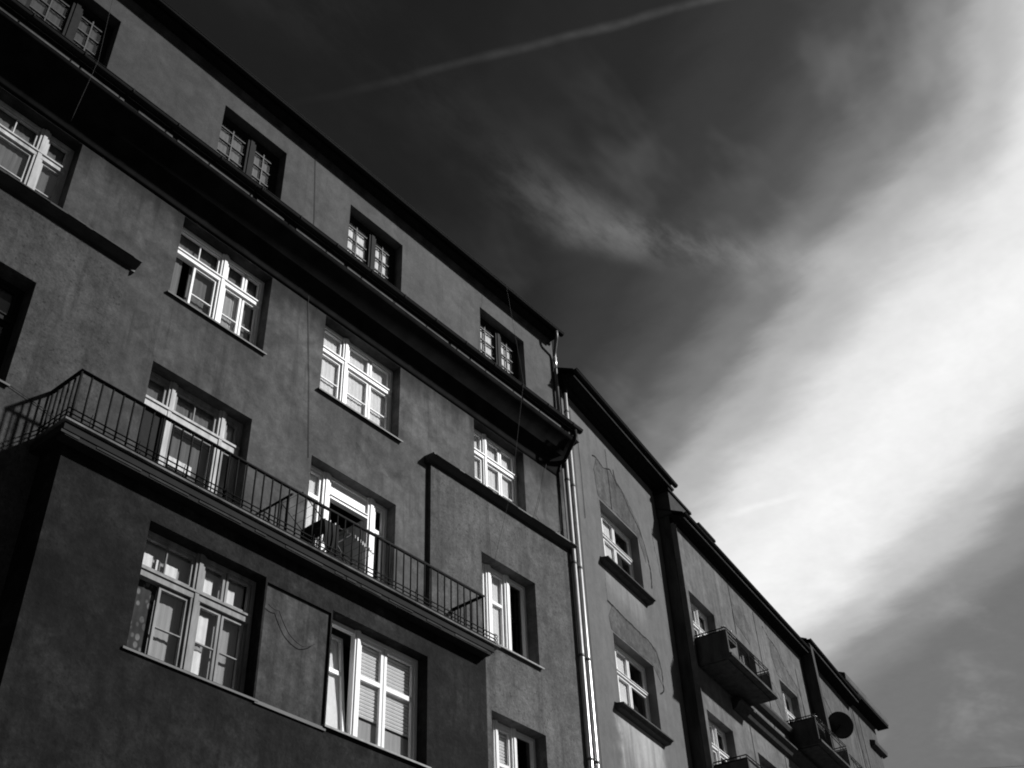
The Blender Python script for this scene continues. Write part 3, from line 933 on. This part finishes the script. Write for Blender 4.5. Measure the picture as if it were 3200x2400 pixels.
crack(b2, [(1.55, 17.28), (1.75, 17.34), (2.05, 17.22), (2.45, 17.42), (2.62, 17.22), (2.95, 17.12), (3.35, 16.72), (3.75, 16.42), (4.0, 15.95), (4.12, 15.45), (4.05, 15.0)], -.009)
crack(b2, [(2.62, 17.52), (2.66, 17.3), (2.72, 17.1)], -.009, .03)
patch(b2, [(1.62, 12.90), (3.58, 12.90), (3.95, 12.55), (4.0, 13.1), (3.8, 13.38), (1.75, 13.52), (1.58, 13.2)], 0)
crack(b2, [(1.58, 13.55), (2.4, 13.47), (3.5, 13.42), (3.85, 13.30), (4.0, 12.9), (3.98, 12.45), (3.75, 12.3)], -.009)
crack(b2, [(4.55, 16.9), (4.5, 16.5), (4.62, 16.1), (4.72, 15.6)], -.004, .012)
crack(b2, [(1.62, 14.4), (1.56, 13.9), (1.6, 13.55)], -.004, .006)
for sx, za, zb in ((.58, 17.95, .3), (.86, 17.6, 15.2), (2.28, 17.9, 16.2)):
    MB().tube([(sx, -.014, za), (sx + .012, -.014, (za + zb) / 2), (sx, -.014, zb)], .0055, 5).build('wall_cable', 'cable', b2)

# ------------------------------------------------------------------ building three (projects further)
OB = -.42
b3 = empty('balcony_apartment_building', HX, RZ2)
tag(b3, 'grey stained apartment front with boxy overhanging balconies beyond a dark corner', 'building')
W3 = [(5.27, 6.78, 13.45, 15.40), (8.13, 9.36, 13.95, 15.37), (11.18, 12.57, 13.45, 15.42), (5.27, 6.75, 10.4, 12.40), (8.26, 9.6, 10.9, 12.41)]
wall_holes(MB(), 5.05, 13.72, 0, 17.2, OB, OB + .36, W3).build('wall', 'render_pale_three', b3)
shell(b3, 5.05, 13.72, OB + .36, 17.2)
MB().extrude_x([(OB - .03, .1), (OB - .03, 17.14), (OB + .10, 17.14), (OB + .10, .1)], 5.02, 5.047).build('corner_strip', 'render_far', b3)
MB().box(5.035, 5.049, OB + .12, OB + .40, .1, 17.7).build('side_wall', 'parapet_dark', b3)  # dark sheet: shade of this side painted on
e3 = MB().extrude_x([(OB - .002, 17.12), (OB - .10, 17.12), (OB - .12, 17.17), (OB - .27, 17.18), (OB - .27, 17.26), (OB - .002, 17.34)], 4.95, 13.69, -.04).build('eave', 'soffit', b3)
MB().extrude_x([(OB - .275, 17.185), (OB - .285, 17.20), (OB - .285, 17.215), (OB - .275, 17.215)], 5.0, 13.68, -.04).build('eave_trim', 'fascia_worn', e3)
half_gutter(4.93, 13.69, OB - .315, 17.30, .055, -.04).build('gutter', 'sheet_dark', e3)
MB().extrude_x([(OB - .28, 17.32), (OB - .28, 17.35), (3.6, 19.6), (8, 17.3), (8, 17.27), (3.6, 19.57)], 4.95, 13.69, -.04).build('roof', 'roof_sheet', b3)
# dormer boxes peeping over the gutter
for s0, s1, z1 in ((4.9, 6.30, 18.15), (6.77, 7.84, 18.11)):
    dm = MB().box(s0 + .06, s1 - .06, OB + .02, 2.2, 17.42, z1 - .07).build('dormer', 'chimney_render', b3)
    MB().box(s0, s1, OB - .02, 2.25, z1 - .068, z1).build('dormer_roof', 'roof_sheet', dm)


def small_window(parent, o, yw, cur, sash_mat='white_paint', zc=None, xc=None, sill=None):
    xc = xc or (o[0] + .82); zc = zc or (o[3] - .62)
    return window(parent, o, yw, .2, [(xc - .035, xc + .035, o[2] + .05, o[3] - .05), (o[0] + .05, o[1] - .05, zc - .04, zc + .04)],
                  [(o[0] + .06, xc - .035, zc + .04, o[3] - .06), (xc + .035, o[1] - .06, zc + .04, o[3] - .06),
                   (o[0] + .06, xc - .035, o[2] + .06, zc - .04), (xc + .035, o[1] - .06, o[2] + .06, zc - .04)],
                  mat=sash_mat, curtains_reflections=cur, sill=sill)


small_window(b3, W3[0], OB, [(5.33, 6.7, 14.9, 15.35, 'curtain_dim')])
small_window(b3, W3[1], OB, [], 'grey_worn')
small_window(b3, W3[2], OB, [(11.2, 11.9, 13.5, 15.0, 'curtain_grey')], xc=11.85)
small_window(b3, W3[3], OB, [(5.3, 6.1, 10.45, 12.35, 'curtain_net')])
small_window(b3, W3[4], OB, [(8.3, 9.5, 11.0, 12.3, 'curtain_dim')], 'grey_worn')


def box_balcony(parent, s0, s1, zf, zt, y0=OB, out=.78, rail=.10):
    yo = y0 - out
    sb = MB().box(s0 - .02, s1 + .04, yo - .04, y0 - .003, zf - .03, zf + .07).build('balcony', 'parapet_dark', parent)
    MB().box(s0 - .045, s1 + .06, yo - .065, yo - .042, zf - .01, zf + .05).build('slab_lip', 'fascia_worn', sb)
    MB().box(s0 + .05, s1 - .05, yo + .08, y0 - .02, zf - .06, zf - .033).build('soffit_panel', 'parapet_dark', sb)
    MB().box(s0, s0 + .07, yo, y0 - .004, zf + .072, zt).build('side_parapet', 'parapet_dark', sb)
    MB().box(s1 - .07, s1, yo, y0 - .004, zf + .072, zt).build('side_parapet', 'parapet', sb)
    for dz in (rail, rail * .35, -.10):
        MB().tube([(s0 + .035, y0 - .004, zt + max(dz, .02)), (s0 + .035, yo + .02, zt + max(dz, .02)), (s1 - .035, yo + .02, zt + dz), (s1 - .035, y0 - .004, zt + max(dz, .02))], .014, 6).build('handrail', 'iron', sb)
    for t in range(6):
        yy = yo + .02 + (out - .06) * t / 5
        MB().tube([(s0 + .035, yy, zt), (s0 + .035, yy, zt + rail)], .009, 5).build('rail_stub', 'iron', sb)
    for t in range(1, 4):
        ss = s0 + (s1 - s0) * t / 4
        MB().tube([(ss, yo + .02, zf + .07), (ss, yo + .02, zt + rail)], .008, 5).build('rail_post', 'iron', sb)
    return sb


box_balcony(b3, 5.18, 7.90, 13.43, 14.06)
box_balcony(b3, 11.02, 13.66, 13.40, 14.06)
box_balcony(b3, 5.15, 7.88, 10.40, 11.05)
# storey bands between the balconies
MB().extrude_x([(OB - .002, 13.02), (OB - .10, 13.06), (OB - .18, 13.18), (OB - .24, 13.20), (OB - .24, 13.26), (OB - .002, 13.32)], 7.0, 13.7).build('storey_band', 'sill_stone', b3)
MB().box(7.95, 10.98, OB - .25, OB - .241, 13.205, 13.245).build('band_lip', 'fascia_worn', b3)
MB().extrude_x([(OB - .002, 13.72), (OB - .12, 13.75), (OB - .17, 13.83), (OB - .17, 13.89), (OB - .002, 13.94)], 7.95, 10.98).build('storey_band', 'sill_stone', b3)
for sx, za, zb in ((8.22, 17.1, 15.5), (9.92, 16.9, 13.4), (8.0, 13.0, 10.5), (10.3, 13.0, 10.3), (12.9, 16.4, 14.4)):
    MB().tube([(sx, OB - .012, za), (sx + .02, OB - .012, (za + zb) / 2), (sx, OB - .012, zb)], .007, 5).build('wall_cable', 'cable', b3)
patch(b3, [(11.1, 15.5), (12.6, 15.5), (12.75, 14.4), (13.0, 15.2), (12.95, 15.75), (12.3, 16.1), (11.7, 16.35), (11.0, 16.5), (10.85, 16.0)], OB)
crack(b3, [(10.55, 16.75), (10.9, 16.55), (11.3, 16.5), (11.55, 16.42), (11.65, 16.2), (12.2, 15.95), (12.85, 15.7), (13.0, 15.2), (12.95, 14.3)], OB - .009, .022)
patch(b3, [(10.2, 15.2), (10.55, 15.05), (11.05, 14.7), (11.1, 14.1), (10.8, 14.2), (10.5, 14.5), (10.15, 14.75)], OB)
crack(b3, [(10.15, 15.3), (10.45, 15.05), (10.8, 14.85), (11.0, 14.75)], OB - .009, .018)
patch(b3, [(8.2, 15.9), (9.2, 15.6), (9.5, 16.2), (8.9, 16.6), (8.3, 16.4)], OB)

# ------------------------------------------------------------------ far buildings
b4 = empty('far_apartment_building', HX, RZ2)
tag(b4, 'far grey front behind the dark fin wall where the satellite dish hangs', 'building')
W4 = [(14.6, 15.6, 12.9, 14.6), (16.2, 17.3, 12.6, 14.3)]
wall_holes(MB(), 13.73, 18.25, 0, 17.5, OB, OB + .36, W4).build('wall', 'render_far', b4)
shell(b4, 13.73, 18.25, OB + .36, 17.5)
for o in W4:
    small_window(b4, o, OB, [], 'grey_worn')
MB().box(13.725, 13.93, OB - .37, OB + .5, 0, 17.42).build('fin_wall', 'parapet_dark', b4)
e4 = MB().extrude_x([(OB - .002, 17.44), (OB - .32, 17.46), (OB - .32, 17.54), (OB - .002, 17.62)], 13.75, 18.25, -.22).build('eave', 'soffit', b4)
MB().extrude_x([(OB - .325, 17.465), (OB - .335, 17.48), (OB - .335, 17.50), (OB - .325, 17.50)], 13.8, 18.2, -.22).build('eave_trim', 'fascia_worn', e4)
half_gutter(13.74, 18.26, OB - .365, 17.60, .055, -.22).build('gutter', 'sheet_dark', e4)
MB().extrude_x([(OB - .30, 17.62), (OB - .30, 17.65), (3.6, 19.8), (8, 17.6), (8, 17.57), (3.6, 19.77)], 13.75, 18.25, -.2).build('roof', 'roof_sheet', b4)
box_balcony(b4, 14.0, 15.3, 13.40, 14.0, out=.70)
crack(b4, [(14.9, 16.9), (15.15, 16.55), (15.6, 16.35), (15.9, 16.1), (16.3, 15.95)], OB - .006, .03)

b5 = empty('end_apartment_building', HX, RZ2)
tag(b5, 'farthest grey apartment front at the end of the row with projecting pale eave', 'building')
wall_holes(MB(), 18.27, 21.05, 0, 17.55, OB, OB + .36, [(18.9, 19.9, 12.5, 14.2)]).build('wall', 'render_far', b5)
shell(b5, 18.27, 21.05, OB + .36, 17.55)
small_window(b5, (18.9, 19.9, 12.5, 14.2), OB, [], 'grey_worn')
e5 = MB().extrude_x([(OB - .002, 17.50), (OB - .38, 17.50), (OB - .38, 17.58), (OB - .002, 17.62)], 18.2, 21.45).build('eave', 'soffit', b5)
MB().extrude_x([(OB - .30, 17.60), (OB - .385, 17.60), (OB - .40, 17.64), (OB - .40, 17.82), (OB - .30, 17.86), (2.0, 17.86), (2.0, 17.62)], 17.03, 21.5).build('eave_fascia', 'eave_grey', e5)
MB().extrude_x([(OB - .30, 17.87), (3.4, 19.6), (8, 17.9), (8, 17.88)], 17.05, 21.48).build('roof', 'roof_sheet', b5)
MB().extrude_x([(OB - .002, 16.45), (OB - .16, 16.50), (OB - .18, 16.62), (OB - .002, 16.68)], 19.9, 21.25).build('cornice_stub', 'sill_stone', b5)
crack(b5, [(18.6, 15.9), (18.95, 15.2), (19.3, 14.9), (19.6, 14.4)], OB - .006, .03)
for sx in (18.5, 19.1):
    MB().tube([(sx, OB - .012, 17.2), (sx + .03, OB - .012, 14.4)], .008, 5).build('wall_cable', 'cable', b5)

# ------------------------------------------------------------------ satellite dish
sd = empty('satellite_dish', (0, 0, 0), 0)
tag(sd, 'round dark satellite dish mounted on the far facade above the lower balcony', 'satellite dish')
c2, s2 = math.cos(RZ2), math.sin(RZ2)
def L2(s, y, z): return Vector((HX[0] + s * c2 - y * s2, HX[1] + s * s2 + y * c2, z))
ctr = L2(15.0, -.80, 15.33)
sd.location = ctr
axis = Vector((.82, .10, .56)).normalized()
rot = axis.to_track_quat('Z', 'Y').to_matrix()
mb = MB(); seg, rings, RD = 32, 6, .37
for i in range(rings + 1):
    rr = RD * i / rings
    for k in range(seg):
        t = 2 * math.pi * k / seg
        mb.v.append(tuple(rot @ Vector((rr * math.cos(t), rr * 1.06 * math.sin(t), .09 * (rr / RD) ** 2))))
for i in range(rings):
    for k in range(seg):
        k2 = (k + 1) % seg
        mb.f.append((i * seg + k, i * seg + k2, (i + 1) * seg + k2, (i + 1) * seg + k)); mb.sm.append(len(mb.f) - 1)
n0 = len(mb.v)
for k in range(seg):
    t = 2 * math.pi * k / seg
    mb.v.append(tuple(rot @ Vector((RD * 1.02 * math.cos(t), RD * 1.08 * math.sin(t), .075))))
for k in range(seg):
    k2 = (k + 1) % seg
    mb.f.append((rings * seg + k, rings * seg + k2, n0 + k2, n0 + k))
mb.build('reflector', 'dish_paint', sd)
MB().tube([rot @ Vector((0, -.38, .06)), rot @ Vector((0, -.25, .30)), rot @ Vector((0, -.08, .40))], .014, 6).build('feed_arm', 'iron', sd)
MB().tube([rot @ Vector((0, -.08, .44)), rot @ Vector((0, -.06, .34))], .035, 10).build('receiver', 'iron_grey', sd)
wallp = L2(15.05, OB, 15.1) - ctr
MB().tube([rot @ Vector((0, 0, 0)), rot @ Vector((0, 0, -.10)), wallp + Vector((0, 0, -.0))], .022, 8).build('wall_bracket', 'iron', sd)

# ------------------------------------------------------------------ flower boxes on the far balconies
def flower_box(s0, s1, y, z, label):
    fb = empty('flower_box', tuple(L2((s0 + s1) / 2, y, z)), RZ2)
    tag(fb, label, 'flower box', 'flower boxes on the far balconies')
    h = (s1 - s0) / 2
    MB().extrude_x([(-.07, 0), (.07, 0), (.085, .13), (-.085, .13)], -h, h).build('trough', 'sill_stone', fb)
    lf = MB()
    for _ in range(150):
        c = Vector((random.uniform(-h, h), random.uniform(-.11, .09), .13 + abs(random.gauss(0, .07))))
        a = Vector((random.uniform(-1, 1), random.uniform(-1, 1), random.uniform(-.6, .8))).normalized()
        b = a.orthogonal().normalized()
        l, w_ = random.uniform(.025, .05), random.uniform(.012, .022)
        lf.quad(c, c + a * l * .5 + b * w_, c + a * l, c + a * l * .5 - b * w_)
    lf.build('leaves', 'leaf_green', fb)
    bl = MB()
    for _ in range(10):
        c = Vector((random.uniform(-h, h), random.uniform(-.1, .05), .2 + random.uniform(-.03, .09)))
        bl.tube([c, c + Vector((0, -.01, .03))], [.02, .026], 7)
    bl.build('blossoms', 'curtain_white', fb)


plain_mat('leaf_green', 0.05, 0.7, 0.4)
flower_box(5.32, 6.05, OB - .60, 14.02, 'small leafy flower box beside the corner window on the upper far balcony')
flower_box(11.3, 12.0, OB - .62, 13.98, 'small leafy flower box on the balcony just below the satellite dish')

# ------------------------------------------------------------------ drying rack on the balcony
dr = empty('drying_rack', (9.75, -.42, 10.305))
tag(dr, 'folding metal drying rack standing behind the balcony railing by the open door', 'drying rack')
def rod(a, b, r=.008, nm='frame_rod', mt='iron_grey'):
    return MB().tube([a, b], r, 6).build(nm, mt, dr)
for y in (-.22, .22):
    rod((-.42, y, 0), (.28, y, .70), .010, 'leg')
    rod((.42, y, 0), (-.28, y, .70), .010, 'leg')
for xx in (-.42, .42):
    rod((xx, -.22, .004), (xx, .22, .004), .010, 'foot_bar')
for y in (-.22, .22):
    rod((-.30, y, .70), (.30, y, .70), .009)
    rod((-.30, y, .70), (-.72, y, .96), .009, 'wing_rod')
    rod((.30, y, .70), (.75, y, .58), .009, 'wing_rod')
for k in range(6):
    xx = -.30 + .6 * k / 5
    rod((xx, -.22, .70), (xx, .22, .70), .0035, 'wire')
for k in range(1, 5):
    t = k / 4
    rod((-.30 - .42 * t, -.22, .70 + .26 * t), (-.30 - .42 * t, .22, .70 + .26 * t), .0035, 'wire')
    rod((.30 + .45 * t, -.22, .70 - .12 * t), (.30 + .45 * t, .22, .70 - .12 * t), .0035, 'wire')
pg = MB().box(-.007, .007, -.008, .008, -.03, .03).mesh('clothes_peg'); pg.materials.append(MATS['peg'])
for k in range(9):
    shared('clothes_peg', pg, dr, (.30 + .05 * k + random.uniform(-.01, .01), -.235, .70 - .0134 * k * 1.0))
for k in range(6):
    shared('clothes_peg', pg, dr, (-.25 + .09 * k + random.uniform(-.02, .02), -.235, .70))
gm = MB()
for i in range(25):
    t = i / 24
    x = -.30 + .30 * t
    for (yy, zz) in ((-.245, .26 + .06 * math.sin(t * 19)), (-.26 + .012 * math.sin(t * 50), .45), (-.245, .70), (0.0, .715), (.24, .70), (.25, .30)):
        gm.v.append((x + 9.75, yy - .42, zz + 10.305))
for i in range(24):
    for j in range(5):
        a = i * 6 + j
        gm.f.append((a, a + 6, a + 7, a + 1)); gm.sm.append(len(gm.f) - 1)
gmo = gm.build('garment', 'garment')
tag(gmo, 'dark cloth draped over the drying rack on the balcony', 'garment')


# ------------------------------------------------------------------ loose cables
def cable(name, pts, r, label, sag=0.0):
    P = [Vector(p) for p in pts]
    out = []
    for i in range(len(P) - 1):
        k = 8
        for j in range(k):
            t = j / k
            p = P[i].lerp(P[i + 1], t)
            p.z -= sag * 4 * t * (1 - t)
            out.append(p)
    out.append(P[-1])
    return tag(MB().tube(out, r, 5).build(name, 'cable'), label, 'cable')


cable('hanging_cable', [(9.11, -.012, 19.3), (9.23, -.012, 17.76), (9.29, -.012, 15.6), (9.48, -.012, 13.93), (9.61, -.012, 12.5)], .0045, 'thin dark cable running down the wall from the eave to the open balcony door')
cable('hanging_cable', [(14.35, -.42, 19.62), (14.30, -.79, 16.55), (14.2, -.45, 14.1), (14.0, -.12, 12.5)], .0032, 'thin cable hanging from the eave past the rightmost upper windows')
cable('hanging_cable', [(4.30, -.42, 19.62), (4.29, -.79, 16.5), (4.30, -.50, 15.3)], .0032, 'thin cable hanging in front of the top left attic window')
cable('looped_cable', [(16.0, -.03, 16.0), (15.72, -.03, 15.0), (15.45, -.03, 14.25), (15.9, -.03, 14.02), (16.28, -.03, 14.3), (16.38, -.03, 15.9)], .005, 'slack looped cable on the wall beside the downpipes above the right ledge')
cable('slack_cable', [(8.66, BY - .012, 9.30), (8.85, BY - .012, 9.28), (9.05, BY - .012, 9.02), (9.30, BY - .012, 8.93), (9.52, BY - .012, 9.05)], .006, 'slack cable drooping across the pale panel between the bay windows', .02)
cable('stretched_cable', [(4.72, -.10, 10.92), (5.32, -.10, 10.83), (5.9, -.10, 10.70)], .005, 'thin cable stretched from the far left window to the balcony corner')
cable('street_wire', [tuple(L2(21.1, OB - .05, 15.9)), (70, -14, 22.0)], .008, 'thin overhead wire leaving the far end of the row into the sky')

# ------------------------------------------------------------------ render settings
scene.render.engine = 'CYCLES'
scene.render.resolution_x = 1024
scene.render.resolution_y = 768
scene.cycles.max_bounces = 5
scene.cycles.transparent_max_bounces = 16
scene.cycles.filter_width = 1.9
